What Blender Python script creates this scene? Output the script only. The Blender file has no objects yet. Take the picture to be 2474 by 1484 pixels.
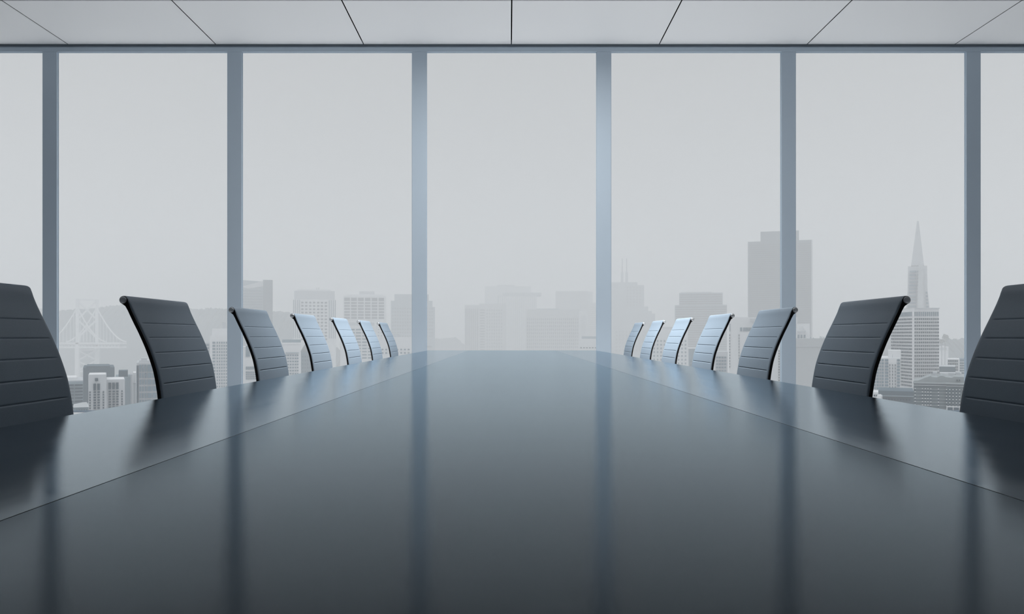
import bpy, bmesh, math, random
from mathutils import Vector, Matrix

random.seed(7)
S = bpy.context.scene
COL = S.collection

# ------------------------------------------------------------------ camera data
F = 2078.0                       # focal length in pixels of the 2474 px wide frame
VX, VY = 1230.0, 811.5           # vanishing point of the table and ceiling lines
CAM = Vector((-0.0275, 0.0, 0.91))

def at(px, py, d):
    """point in the place seen at pixel (px, py) at distance d ahead"""
    return Vector((CAM.x + (px - VX) / F * d, d, CAM.z + (VY - py) / F * d))

# ------------------------------------------------------------------ materials
def mat(name, col, rough=0.5, metal=0.0, spec=0.5, ior=1.5):
    m = bpy.data.materials.new(name); m.use_nodes = True
    b = m.node_tree.nodes['Principled BSDF']
    b.inputs['Base Color'].default_value = (*col, 1)
    b.inputs['Roughness'].default_value = rough
    b.inputs['Metallic'].default_value = metal
    b.inputs['Specular IOR Level'].default_value = spec
    b.inputs['IOR'].default_value = ior
    return m

def noise_col(m, c0, c1, scale, stretch=(1, 1, 1), detail=4, bump=0.0, rough=None):
    """procedural colour variation (and optional bump) in object space"""
    nt = m.node_tree; N = nt.nodes; L = nt.links
    b = N['Principled BSDF']
    tc = N.new('ShaderNodeTexCoord'); mp = N.new('ShaderNodeMapping')
    mp.inputs['Scale'].default_value = stretch
    nz = N.new('ShaderNodeTexNoise'); nz.inputs['Scale'].default_value = scale; nz.inputs['Detail'].default_value = detail
    L.new(tc.outputs['Object'], mp.inputs[0]); L.new(mp.outputs[0], nz.inputs['Vector'])
    cr = N.new('ShaderNodeValToRGB')
    cr.color_ramp.elements[0].position = 0.3; cr.color_ramp.elements[1].position = 0.7
    cr.color_ramp.elements[0].color = (*c0, 1); cr.color_ramp.elements[1].color = (*c1, 1)
    L.new(nz.outputs['Fac'], cr.inputs[0]); L.new(cr.outputs[0], b.inputs['Base Color'])
    if rough:
        mr = N.new('ShaderNodeMapRange'); mr.inputs['To Min'].default_value = rough[0]; mr.inputs['To Max'].default_value = rough[1]
        L.new(nz.outputs['Fac'], mr.inputs[0]); L.new(mr.outputs[0], b.inputs['Roughness'])
    if bump:
        bp = N.new('ShaderNodeBump'); bp.inputs['Strength'].default_value = bump; bp.inputs['Distance'].default_value = 0.001
        L.new(nz.outputs['Fac'], bp.inputs['Height']); L.new(bp.outputs[0], b.inputs['Normal'])
    return m

M = {}
M['leather'] = noise_col(mat('leather', (.4, .46, .53), .62, spec=.1), (.172, .222, .276), (.19, .244, .302), 350, bump=.08)
M['frame_black'] = mat('frame_black', (.012, .011, .012), .45, spec=.3)
M['satin'] = mat('satin_metal', (.86, .91, .96), .3, metal=.35)
M['aluminium'] = mat('aluminium', (.62, .68, .74), .32, metal=.85)
M['chrome'] = mat('chrome', (.8, .84, .88), .12, metal=1)
M['rubber'] = mat('rubber', (.02, .02, .022), .6)
def lacquer(name, ior, tint, c0, c1, scale, stretch, detail, rough, bump):
    """dark lacquered board: matt grain under a clear tinted gloss coat"""
    m = bpy.data.materials.new(name); m.use_nodes = True
    nt = m.node_tree; N = nt.nodes; L = nt.links; N.clear()
    out = N.new('ShaderNodeOutputMaterial'); mix = N.new('ShaderNodeMixShader'); di = N.new('ShaderNodeBsdfDiffuse'); gl = N.new('ShaderNodeBsdfGlossy')
    fr = N.new('ShaderNodeFresnel'); fr.inputs['IOR'].default_value = ior
    gl.distribution = 'BECKMANN'; gl.inputs['Color'].default_value = (*tint, 1)
    tc = N.new('ShaderNodeTexCoord'); mp = N.new('ShaderNodeMapping'); mp.inputs['Scale'].default_value = stretch
    nz = N.new('ShaderNodeTexNoise'); nz.inputs['Scale'].default_value = scale; nz.inputs['Detail'].default_value = detail
    cr = N.new('ShaderNodeValToRGB'); cr.color_ramp.elements[0].position = .3; cr.color_ramp.elements[1].position = .7
    cr.color_ramp.elements[0].color = (*c0, 1); cr.color_ramp.elements[1].color = (*c1, 1)
    mr = N.new('ShaderNodeMapRange'); mr.inputs['To Min'].default_value = rough[0]; mr.inputs['To Max'].default_value = rough[1]
    L.new(tc.outputs['Object'], mp.inputs[0]); L.new(mp.outputs[0], nz.inputs['Vector'])
    L.new(nz.outputs['Fac'], cr.inputs[0]); L.new(nz.outputs['Fac'], mr.inputs[0])
    L.new(cr.outputs[0], di.inputs['Color']); L.new(mr.outputs[0], gl.inputs['Roughness'])
    if bump:
        bp = N.new('ShaderNodeBump'); bp.inputs['Strength'].default_value = bump; bp.inputs['Distance'].default_value = .001
        L.new(nz.outputs['Fac'], bp.inputs['Height']); L.new(bp.outputs[0], gl.inputs['Normal'])
    L.new(fr.outputs[0], mix.inputs[0]); L.new(di.outputs[0], mix.inputs[1]); L.new(gl.outputs[0], mix.inputs[2]); L.new(mix.outputs[0], out.inputs['Surface'])
    return m
M['inlay'] = lacquer('inlay', 1.14, (.79, .915, 1.0), (.006, .006, .009), (.008, .008, .011), 3, (1, 1, 1), 2, (.14, .165), 0)
M['wood'] = lacquer('wood', 1.42, (.82, .92, .99), (.005, .004, .005), (.022, .017, .019), 9, (3.0, .22, 3.0), 8, (.11, .19), .06)
M['table_base'] = mat('table_base', (.03, .027, .03), .4)
M['ceiling'] = mat('ceiling', (.93, .945, .96), .55, spec=.3)
M['void'] = mat('void', (.004, .004, .005), .9, spec=0)
M['window_frame'] = mat('window_frame', (.50, .595, .69), .45, spec=.4)
M['gasket'] = mat('gasket', (.16, .19, .22), .6)
M['floor'] = noise_col(mat('floor', (.6, .62, .65), .35), (.82, .83, .845), (.86, .87, .88), 1.5, rough=(.3, .4))
M['wall'] = mat('wall', (.13, .14, .16), .7)
M['wall_rear'] = mat('wall_rear', (.07, .075, .085), .8)

g = bpy.data.materials.new('clear_glass'); g.use_nodes = True
nt = g.node_tree; nt.nodes.clear()
o_ = nt.nodes.new('ShaderNodeOutputMaterial'); t_ = nt.nodes.new('ShaderNodeBsdfTransparent')
t_.inputs[0].default_value = (.985, .99, .992, 1)
nt.links.new(t_.outputs[0], o_.inputs['Surface'])
M['glass'] = g

hz = bpy.data.materials.new('haze'); hz.use_nodes = True
nt = hz.node_tree; nt.nodes.clear()
o_ = nt.nodes.new('ShaderNodeOutputMaterial'); v_ = nt.nodes.new('ShaderNodeVolumeScatter')
HAZE_DENSITY = 1 / 680.0
v_.inputs['Color'].default_value = (1, 1, 1, 1)
v_.inputs['Density'].default_value = HAZE_DENSITY
v_.inputs['Anisotropy'].default_value = 0.0
nt.links.new(v_.outputs[0], o_.inputs['Volume'])
M['haze'] = hz

def bmat(name, c, var=.06):
    return noise_col(mat(name, c, .85, spec=.2), tuple(x * (1 - var) for x in c), tuple(min(1, x * (1 + var)) for x in c), .25)

M['b_white'] = bmat('b_white', (.72, .74, .76))
M['b_pale'] = bmat('b_pale', (.52, .55, .58))
M['b_grey'] = bmat('b_grey', (.25, .325, .375))
M['b_stucco'] = bmat('b_stucco', (.46, .49, .51), .1)
M['b_dark'] = bmat('b_dark', (.065, .115, .155))
M['b_brick'] = noise_col(mat('b_brick', (.13, .15, .165), .9, spec=.1), (.075, .115, .14), (.17, .215, .24), 1.3, (1, 1, 2))
M['b_roof'] = bmat('b_roof', (.30, .34, .36))
M['b_window'] = mat('b_window', (.018, .055, .09), .6, spec=.2)
M['b_window_pale'] = mat('b_window_pale', (.14, .215, .27), .6, spec=.2)
M['steel_white'] = mat('steel_white', (.80, .82, .84), .6)
M['hill'] = noise_col(mat('hill', (.12, .16, .17), .95, spec=0), (.06, .11, .14), (.12, .17, .20), .02)
M['tree'] = noise_col(mat('tree', (.09, .12, .12), .95, spec=0), (.07, .1, .1), (.14, .17, .17), .3)
M['ground'] = noise_col(mat('ground', (.6, .62, .64), .9, spec=.1), (.72, .73, .74), (.84, .845, .85), .02)
M['water'] = noise_col(mat('water', (.32, .37, .40), .5, spec=.1), (.30, .35, .38), (.36, .41, .44), .01)

# ------------------------------------------------------------------ object helpers
def link(name, bm, material, parent=None, smooth=False, loc=None):
    me = bpy.data.meshes.new(name)
    bm.normal_update(); bm.to_mesh(me); bm.free()
    if material is not None: me.materials.append(material)
    if smooth:
        for p in me.polygons: p.use_smooth = True
    o = bpy.data.objects.new(name, me); COL.objects.link(o)
    if parent: o.parent = parent
    if loc is not None: o.location = loc
    return o

def tag(o, label=None, cat=None, group=None, kind=None):
    if label: o['label'] = label
    if cat: o['category'] = cat
    if group: o['group'] = group
    if kind: o['kind'] = kind
    return o

def empty(name, loc=(0, 0, 0), rz=0.0):
    o = bpy.data.objects.new(name, None); COL.objects.link(o)
    o.location = loc; o.rotation_euler = (0, 0, rz); o.empty_display_size = .2
    return o

def box(bm, x0, x1, y0, y1, z0, z1):
    v = [bm.verts.new(p) for p in ((x0, y0, z0), (x1, y0, z0), (x1, y1, z0), (x0, y1, z0), (x0, y0, z1), (x1, y0, z1), (x1, y1, z1), (x0, y1, z1))]
    for f in ((3, 2, 1, 0), (4, 5, 6, 7), (0, 1, 5, 4), (1, 2, 6, 5), (2, 3, 7, 6), (3, 0, 4, 7)):
        bm.faces.new([v[i] for i in f])
    return v

def bevel(bm, w, seg=2):
    bmesh.ops.bevel(bm, geom=list(bm.edges), offset=w, segments=seg, profile=.5, affect='EDGES')

def boxo(name, b, material, parent=None, bev=0):
    bm = bmesh.new(); box(bm, *b)
    if bev: bevel(bm, bev)
    return link(name, bm, material, parent)

def beam(bm, a, b, w, h=None):
    """square bar from a to b"""
    a, b = Vector(a), Vector(b); h = h or w
    d = (b - a).normalized()
    up = Vector((0, 0, 1)) if abs(d.z) < .95 else Vector((0, 1, 0))
    s = d.cross(up).normalized() * w / 2; u = s.cross(d).normalized() * h / 2
    r = []
    for p in (a, b):
        r.append([bm.verts.new(p + s * i + u * j) for i, j in ((-1, -1), (1, -1), (1, 1), (-1, 1))])
    for i in range(4):
        bm.faces.new((r[0][i], r[0][(i + 1) % 4], r[1][(i + 1) % 4], r[1][i]))
    bm.faces.new(r[0][::-1]); bm.faces.new(r[1])

def cyl(bm, a, b, r, seg=24, r2=None):
    a, b = Vector(a), Vector(b); r2 = r if r2 is None else r2
    d = (b - a).normalized()
    up = Vector((0, 0, 1)) if abs(d.z) < .95 else Vector((1, 0, 0))
    s = d.cross(up).normalized(); u = s.cross(d).normalized()
    A = [bm.verts.new(a + (s * math.cos(t) + u * math.sin(t)) * r) for t in [2 * math.pi * i / seg for i in range(seg)]]
    B = [bm.verts.new(b + (s * math.cos(t) + u * math.sin(t)) * r2) for t in [2 * math.pi * i / seg for i in range(seg)]]
    for i in range(seg):
        bm.faces.new((A[i], B[i], B[(i + 1) % seg], A[(i + 1) % seg]))
    bm.faces.new(A); bm.faces.new(B[::-1])

def copy_tree(o, parent=None):
    c = o.copy(); COL.objects.link(c)
    if parent: c.parent = parent
    for ch in list(o.children): copy_tree(ch, c)
    return c

# ------------------------------------------------------------------ room shell
WY = 10.24                       # front of the window mullions
PX = WY / F                      # metres per photo pixel at the window plane
HALF = 7.7
CEIL = CAM.z + (VY - 107) * PX
BACK = -4.0

fl = boxo('floor', (-HALF - .3, HALF + .3, BACK - .3, WY + .25, -.3, 0), M['floor']); tag(fl, kind='structure')
# ceiling: large white panels with open black joints, one mesh
bm = bmesh.new()
xs = [-HALF - .2] + [i * 1.76 for i in range(-4, 5)] + [HALF + .2]
ys = [WY - .005, 8.903, 7.143, 5.383, 3.623, 1.863, .103, -1.657, -3.417, BACK - .1]
gp = .0068
for i in range(len(xs) - 1):
    for j in range(len(ys) - 1):
        box(bm, xs[i] + gp, xs[i + 1] - gp, ys[j + 1] + gp, ys[j] - (gp if j else 0), CEIL, CEIL + .004)
ce = link('ceiling', bm, M['ceiling']); tag(ce, kind='structure')
# dark void above the open joints
pl = boxo('ceiling_void', (-HALF - .3, HALF + .3, BACK - .3, WY + .3, CEIL + .06, CEIL + .25), M['void']); tag(pl, kind='structure')
for nm, b, mm in (('wall_left', (-HALF - .25, -HALF, BACK - .3, WY + .25, 0, CEIL + .06), 'wall'),
                  ('wall_right', (HALF, HALF + .25, BACK - .3, WY + .25, 0, CEIL + .06), 'wall'),
                  ('wall_back', (-HALF, HALF, BACK - .25, BACK, 0, CEIL + .06), 'wall_rear')):
    tag(boxo(nm, b, M[mm]), kind='structure')

# window wall: head trim, sill trim, mullions, panes
MW = 35 * PX                     # mullion width
PITCH = 446.5 * PX
HEAD0 = CAM.z + (VY - 125) * PX  # underside of the head
HEAD1 = CAM.z + (VY - 114) * PX
t = boxo('trim_1', (-HALF, HALF, WY, WY + .042, HEAD0, HEAD1), M['window_frame'], bev=.002); tag(t, kind='structure')
t = boxo('trim_2', (-HALF, HALF, WY + .03, WY + .042, HEAD1, CEIL + .06), M['window_frame']); tag(t, kind='structure')
t = boxo('trim_3', (-HALF, HALF, WY, WY + .042, 0, .015), M['window_frame']); tag(t, kind='structure')
mid = at(1236, 0, WY).x
n = 4
for i in range(-4, 4):
    x = mid + (i + .5) * PITCH
    bm = bmesh.new(); box(bm, x - MW / 2, x + MW / 2, WY, WY + .042, .015, HEAD0); bevel(bm, .003, 1)
    t = link('trim_%d' % n, bm, M['window_frame']); tag(t, kind='structure'); n += 1
for i in range(-3, 4):
    x0 = mid + (i - .5) * PITCH + MW / 2; x1 = mid + (i + .5) * PITCH - MW / 2
    w = empty('window_%d' % (i + 4), (0, 0, 0)); tag(w, kind='structure')
    # slim sash around the glass
    bm = bmesh.new(); s = .004; y0, y1 = WY + .026, WY + .0415
    box(bm, x0, x0 + s, y0, y1, .015, HEAD0); box(bm, x1 - s, x1, y0, y1, .015, HEAD0)
    box(bm, x0 + s, x1 - s, y0, y1, HEAD0 - s, HEAD0); box(bm, x0 + s, x1 - s, y0, y1, .015, .015 + s)
    link('window_sash', bm, M['window_frame'], w)
    boxo('window_pane', (x0 + s, x1 - s, WY + .03, WY + .038, .015 + s, HEAD0 - s), M['glass'], w)

# ------------------------------------------------------------------ table
TZ = .76; TH = .15
T0, T1 = -1.3, 8.805
tb = empty('conference_table', (0, 3.75, 0))
tag(tb, 'long dark conference table with a glossy centre panel and wood grained side panels', 'table')
def tpart(name, b, m, bev=.0015):
    bm = bmesh.new(); box(bm, *b)
    bevel(bm, bev, 2)
    o = link(name, bm, m, tb); o.location = (0, -3.75, 0); return o
o = tpart('centre_panel', (-.4405, .4405, T0, T1 + .03, TZ - .05, TZ - .0004), M['inlay'], .0001); o['label'] = 'smooth dark glossy centre panel'
for s_ in (-1, 1):
    a, b = sorted((s_ * .4405, s_ * .858))
    o = tpart('side_panel', (a, b, T0, T1, TZ - .05, TZ), M['wood'], .0002); o['label'] = 'dark wood grained side panel'
    o = tpart('apron', (min(s_ * .70, s_ * .66), max(s_ * .70, s_ * .66), T0 + .3, T1 - .3, TZ - .13, TZ - .051), M['table_base'])
for y in (-.4, 2.3, 5.0, 7.7):
    tpart('pedestal', (-.30, .30, y - .22, y + .22, .02, TZ - .051), M['table_base'], .006)
    tpart('plinth', (-.36, .36, y - .28, y + .28, 0, .02), M['table_base'], .004)

# ------------------------------------------------------------------ chairs
ZT = CAM.z + .1067               # height of the top tube
front = [(.0108, .0068), (.0150, -.0002), (.0185, -.0075), (.0272, -.0288), (.0425, -.0614), (.0585, -.094), (.0770, -.136), (.0925, -.1777), (.1045, -.2196),
         (.1155, -.287), (.120, -.36), (.121, -.43), (.128, -.49), (.150, -.535), (.19, -.558), (.26, -.566), (.36, -.563), (.47, -.558), (.545, -.562), (.585, -.585)]

def spline(pts, step):
    """Catmull-Rom through pts resampled at even arc length"""
    P = [Vector((p[0], p[1])) for p in pts]; P = [P[0] * 2 - P[1]] + P + [P[-1] * 2 - P[-2]]
    dense = []
    for i in range(1, len(P) - 2):
        for k in range(24):
            t = k / 24
            a, b, c, d = P[i - 1], P[i], P[i + 1], P[i + 2]
            dense.append(.5 * ((2 * b) + (c - a) * t + (2 * a - 5 * b + 4 * c - d) * t * t + (3 * b - a - 3 * c + d) * t ** 3))
    dense.append(P[-2])
    L = [0]
    for a, b in zip(dense, dense[1:]): L.append(L[-1] + (b - a).length)
    n = int(L[-1] / step); out = []; j = 0
    for k in range(n + 1):
        s = L[-1] * k / n
        while j < len(L) - 2 and L[j + 1] < s: j += 1
        t = (s - L[j]) / max(L[j + 1] - L[j], 1e-9)
        out.append(dense[j].lerp(dense[j + 1], t))
    return out

STEP = .0011
CURVE = spline(front, STEP)
def normals(c):
    out = []
    for i in range(len(c)):
        t = (c[min(i + 1, len(c) - 1)] - c[max(i - 1, 0)]).normalized()
        out.append(Vector((-t.y, t.x)))     # towards the sitter
    return out
NRM = normals(CURVE)
CW = .485                        # chair width over the frames
SPLIT = next(i for i, p in enumerate(CURVE) if p.x > .19)

# seams: the first five heights measured, then even along the curve
seam_i = []
for dz in (-.0692, -.1128, -.1579, -.2044, -.2515):
    seam_i.append(min(range(SPLIT), key=lambda i: abs(CURVE[i].y - dz)))
i = seam_i[-1]
while i + 42 < len(CURVE) - 16:
    i += 42; seam_i.append(i)

def panel(i0, i1, wrap):
    """quilted leather sling between the frames: front, rolled edges and rear"""
    bm = bmesh.new()
    hw = CW / 2 - .0015
    ysamp = [-hw, -hw + .0015, -hw + .004, -hw + .008, -hw + .014, -hw + .022, -hw + .028, -hw + .034]
    ysamp = ysamp + [-hw + .06, -hw + .12, 0] + [-y for y in ([-hw + .12, -hw + .06])] + [-y for y in ysamp[::-1]]
    def edge(y):
        e = hw - abs(y)
        return -.0042 * (1 - min(1, e / .009)) ** 2
    def fade(y):
        e = hw - abs(y); return max(0, min(1, (e - .022) / .008))
    rows = []
    def row(p, nrm, off, seam=0.0, ed=1.0):
        r = []
        for y in ysamp:
            o = off + edge(y) * ed - seam * fade(y)
            q = p + nrm * o
            r.append(bm.verts.new((q.x, y, ZT + q.y)))
        rows.append(r)
    if wrap:                                  # round the top tube from behind
        for k in range(13):
            a = math.radians(215 - k * 14.4)
            row(Vector((0, 0)), Vector((math.cos(a), math.sin(a))), .0128, 0, .15)
    for i in range(i0, i1):
        q = 0.0
        for s in seam_i:
            dd = (i - s) * STEP
            q = max(q, .0021 * math.exp(-(dd / .0016) ** 2))
        # gentle pillow between the seams
        row(CURVE[i], NRM[i], .0, q, .15 + .85 * min(1, i / 30) if wrap else 1)
    for i in range(i1 - 1, i0 + (12 if wrap else -1), -6):
        row(CURVE[i], NRM[i], -.0075, 0, -.3)
    n = len(rows)
    for a in range(n):
        b = (a + 1) % n
        for k in range(len(ysamp) - 1):
            bm.faces.new((rows[a][k], rows[b][k], rows[b][k + 1], rows[a][k + 1]))
    bm.faces.new([r[0] for r in rows]); bm.faces.new([r[-1] for r in rows][::-1])
    bmesh.ops.triangulate(bm, faces=[f for f in bm.faces if len(f.verts) > 4])
    bmesh.ops.recalc_face_normals(bm, faces=list(bm.faces))
    return bm

def side_frame(yc):
    """flat black rib that follows the sling, swelling round the end of the tube"""
    bm = bmesh.new(); outl = []; rear = []
    for i in range(10, len(CURVE) - 2, 6):
        p, nr = CURVE[i], NRM[i]
        outl.append(p - nr * .0035)
        th = .0138 if i < SPLIT else .017
        if i < 34: continue
        rear.append(p - nr * th)
    head = []
    for k in range(15):
        a = math.radians(250 - k * 17)
        head.append(Vector((math.cos(a), math.sin(a))) * .0118)
    poly = rear[::-1] + [Vector((.006, -.0185)), Vector((.0005, -.0145))] + head + outl
    A = [bm.verts.new((p.x, yc - .0065, ZT + p.y)) for p in poly]
    B = [bm.verts.new((p.x, yc + .0065, ZT + p.y)) for p in poly]
    for i in range(len(poly)):
        j = (i + 1) % len(poly)
        bm.faces.new((A[i], A[j], B[j], B[i]))
    fa = bm.faces.new(A[::-1]); fb = bm.faces.new(B)
    bmesh.ops.triangulate(bm, faces=[fa, fb])
    bmesh.ops.recalc_face_normals(bm, faces=list(bm.faces))
    return bm

def make_chair():
    r = empty('office_chair')
    link('backrest', panel(0, SPLIT, True), M['leather'], r, smooth=True)
    link('seat', panel(SPLIT + 4, len(CURVE), False), M['leather'], r, smooth=True)
    for s in (-1, 1):
        link('side_frame', side_frame(s * (CW / 2 - .0065)), M['frame_black'], r)['label'] = 'black side rib of the chair'
    bm = bmesh.new(); cyl(bm, (0, -CW / 2 + .001, ZT), (0, CW / 2 - .001, ZT), .0088, 28)
    tube = link('top_tube', bm, M['aluminium'], r, smooth=False)
    for s in (-1, 1):
        bm = bmesh.new(); y = s * CW / 2
        prof = [(.0102, -.002), (.0102, .0020), (.0098, .0028), (.0085, .0036), (.0062, .0044), (.0034, .0049), (.0006, .0050)]
        rings = [[bm.verts.new((math.cos(2 * math.pi * i / 36) * r_, y + s * h_, ZT + math.sin(2 * math.pi * i / 36) * r_)) for i in range(36)] for r_, h_ in prof]
        for q0, q1 in zip(rings, rings[1:]):
            for i in range(36): bm.faces.new((q0[i], q0[(i + 1) % 36], q1[(i + 1) % 36], q1[i]))
        bm.faces.new(rings[-1]); bm.faces.new(rings[0]); bmesh.ops.recalc_face_normals(bm, faces=list(bm.faces))
        link('end_cap', bm, M['satin'], tube, smooth=True)['label'] = 'round bare metal tube end'
    # underframe
    bm = bmesh.new(); beam(bm, (.30, -CW / 2 + .01, ZT - .59), (.30, CW / 2 - .01, ZT - .59), .045, .02)
    link('seat_bracket', bm, M['aluminium'], r)
    bm = bmesh.new(); cyl(bm, (.30, 0, .11), (.30, 0, ZT - .595), .028, 24, .024)
    link('pedestal', bm, M['aluminium'], r, smooth=False)
    bs = None
    bm = bmesh.new(); cyl(bm, (.30, 0, .075), (.30, 0, .125), .042, 24, .034)
    bs = link('base_hub', bm, M['aluminium'], r)
    for k in range(5):
        a = math.radians(72 * k + 18); c, s = math.cos(a), math.sin(a)
        bm = bmesh.new(); beam(bm, (.30 + c * .03, s * .03, .10), (.30 + c * .29, s * .29, .073), .036, .024)
        lg = link('base_leg', bm, M['aluminium'], r)
        bm = bmesh.new(); px, py = .30 + c * .285, s * .285
        for q in (-1, 1):
            w = Vector((-s, c, 0)) * .013 * q
            cyl(bm, Vector((px, py, .03)) + w * .35, Vector((px, py, .03)) + w * 1.3, .03, 20)
        beam(bm, (px, py, .03), (px, py, .066), .012)
        link('caster', bm, M['rubber'], lg)
    return r

chair = make_chair()
XL, XR = -1.1775, 1.1575
ords = ['first', 'second', 'third', 'fourth', 'fifth', 'sixth', 'seventh']
for side in (0, 1):
    for k in range(7):
        y = 2.561 + (k - 1) * 1.0 + .245
        o = chair if (side == 0 and k == 0) else copy_tree(chair)
        o.location = (XL if side == 0 else XR, y, 0)
        o.rotation_euler = (0, 0, 0 if side == 0 else math.pi)
        w = 'left' if side == 0 else 'right'
        if k == 0:
            lb = 'dark grey leather swivel chair nearest the viewer, cut off at the %s edge' % w
        elif k == 6:
            lb = 'grey leather swivel chair nearest the windows on the table\'s %s side' % w
        else:
            lb = 'grey leather swivel chair %s from the viewer along the table\'s %s side' % (ords[k], w)
        tag(o, lb, 'chair', 'chairs along the %s side of the conference table' % w)

# ------------------------------------------------------------------ unseen ceiling lights added to brighten the far chairs and mullions
bm = bmesh.new()
for k in range(40):
    a0, a1 = 2 * math.pi * k / 40, 2 * math.pi * (k + 1) / 40
    q = []
    for a in (a0, a1):
        q.append([Vector((math.cos(a) * r, math.sin(a) * r, z)) for r, z in ((.085, 0), (.105, -.004), (.115, 0))])
    for i in range(2): bm.faces.new([bm.verts.new(p) for p in (q[0][i], q[0][i + 1], q[1][i + 1], q[1][i])])
bmesh.ops.remove_doubles(bm, verts=list(bm.verts), dist=1e-5)
ring0 = link('added_fill_ring', bm, M['aluminium'])
FILL_W = 120
for k, y in enumerate((5.0, 6.15, 7.1, 7.95)):
    o = ring0 if k == 0 else ring0.copy()
    if k: COL.objects.link(o)
    o.location = (0.15, y, CEIL)
    tag(o, 'round ring of an added fill light, number %s along the ceiling above the table' % ('one', 'two', 'three', 'four')[k], 'light', 'added fill lights above the table')
    ld = bpy.data.lights.new('added_fill', 'AREA'); ld.shape = 'DISK'; ld.size = .16; ld.energy = FILL_W * (.95, .85, .8, 1.45)[k]; ld.spread = math.radians((76, 80, 90, 172)[k]); ld.color = (1, .985, .965)
    lo = bpy.data.objects.new('added_fill', ld); COL.objects.link(lo); lo.location = (0.15, y, CEIL - .003)

# ------------------------------------------------------------------ the city outside
GZ = -110.0
UNIT = {}
def unit(m):
    """shared unit box carrying one material"""
    if m not in UNIT:
        bm = bmesh.new(); box(bm, -.5, .5, -.5, .5, -.5, .5)
        me = bpy.data.meshes.new('box_' + m); bm.to_mesh(me); bm.free(); me.materials.append(M[m]); UNIT[m] = me
    return UNIT[m]

def far(d):
    """stretches the distance of everything beyond the nearest blocks"""
    return d * .72 if d < 600 else 432 + (d - 600) * 1.15

class Tower:
    """one building: an Empty at its base, everything measured at the distance of its front"""
    def __init__(s, name, label, cat, px, d, group='city buildings in the haze', turn=True):
        d = far(d); p = at(px, VY, d); s.o = Vector((p.x, d, GZ)); s.d = d
        s.root = empty(name, s.o)
        if turn:                     # most blocks stand square to the line of sight
            th = math.atan2(p.x - CAM.x, d); s.root.rotation_euler.z = -th; s.root.scale.x = math.cos(th)
        tag(s.root, label, cat, group); s.cells = []
    def part(s, name, m, b, kind=None):
        """b = world box"""
        o = bpy.data.objects.new(name, unit(m)); COL.objects.link(o); o.parent = s.root
        o.location = Vector(((b[0] + b[1]) / 2, (b[2] + b[3]) / 2, (b[4] + b[5]) / 2)) - s.o
        o.scale = (b[1] - b[0], b[3] - b[2], b[5] - b[4]); return o
    def block(s, name, m, x0, x1, yt, yb=None, depth=40, dy=0):
        """box whose front spans the pixels x0..x1, yt..yb (None: down to the ground), DY metres behind the front"""
        a = at(x0, yt, s.d); c = at(x1, yb if yb is not None else VY, s.d)
        return s.part(name, m, (a.x, c.x, s.d + dy, s.d + dy + depth, GZ if yb is None else c.z, a.z))
    def win(s, x0, x1, y0, y1, m='b_window', dy=0, out=.25, name='window'):
        a = at(x0, y0, s.d); c = at(x1, y1, s.d)
        s.cells.append((name, m, (a.x, c.x, s.d + dy - out, s.d + dy + .3, c.z, a.z)))
    def grid(s, cols, rows, m='b_window', dy=0, out=.25, name='window'):
        for y0, y1 in rows:
            for x0, x1 in cols: s.win(x0, x1, y0, y1, m, dy, out, name)
    def side(s, xf, cols, rows, m='b_window', sgn=-1):
        """windows on the flank that faces the viewer's axis; XF: pixel of the corner, COLS in pixels, ROWS in pixels at the corner"""
        X = at(xf, VY, s.d).x - CAM.x
        for y0, y1 in rows:
            z1 = at(0, y0, s.d).z; z0 = at(0, y1, s.d).z
            for a, b in cols:
                d0, d1 = X * F / (b - VX), X * F / (a - VX)
                d0, d1 = min(d0, d1), max(d0, d1)
                w = .25
                s.cells.append(('window', m, (CAM.x + X - w, CAM.x + X + w, d0, d1, z0, z1)))
    def done(s):
        cs = sorted(s.cells, key=lambda c: -(c[2][5] - c[2][4]) * max(c[2][1] - c[2][0], .5 * (c[2][3] - c[2][2])))
        for n, m, b in cs[:100]: s.part(n, m, b)
        rest = {}
        for n, m, b in cs[100:]: rest.setdefault(m, []).append(b)
        for m, bs in rest.items():
            bm = bmesh.new()
            for b in bs: box(bm, b[0] - s.o.x, b[1] - s.o.x, b[2] - s.o.y, b[3] - s.o.y, b[4] - s.o.z, b[5] - s.o.z)
            link('window', bm, M[m], s.root)['kind'] = 'stuff'
        return s.root

def span(start, step, n, w): return [(start + i * step, start + i * step + w) for i in range(n)]

# ---- ground, hills
gd = boxo('ground', (-4400, 4400, 12, 420, GZ - 2, GZ), M['ground']); tag(gd, kind='structure')
gd = boxo('water', (-4400, 4400, 420, 6000, GZ - 2, GZ - .5), M['water']); tag(gd, kind='structure')
def hill(name, pts, d, m, rough=3.0, depth=320):
    """wooded ridge: PTS are pixels of its skyline"""
    bm = bmesh.new(); rnd = random.Random(d); cols = []
    x0, x1 = pts[0][0], pts[-1][0]; n = int((x1 - x0) / 2.5)
    for i in range(n + 1):
        x = x0 + (x1 - x0) * i / n
        for (a, ya), (b, yb) in zip(pts, pts[1:]):
            if a <= x <= b: y = ya + (yb - ya) * (x - a) / (b - a); break
        p = at(x, y, d); h = max(p.z - GZ, 2); r = []
        for t, k in ((-1, 0), (-.75, .3), (-.5, .55), (-.25, .8), (-.1, .93), (0, 1), (.2, .9), (.6, .5), (1, 0)):
            z = GZ + h * k + (rnd.uniform(-.4, 1) * rough if k > .85 else (0 if k else -1))
            r.append(bm.verts.new((p.x, d + t * depth, z)))
        cols.append(r)
    for a, b in zip(cols, cols[1:]):
        for k in range(len(a) - 1): bm.faces.new((a[k], b[k], b[k + 1], a[k + 1]))
    bmesh.ops.recalc_face_normals(bm, faces=list(bm.faces))
    return tag(link(name, bm, M[m]), kind='structure')
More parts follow.
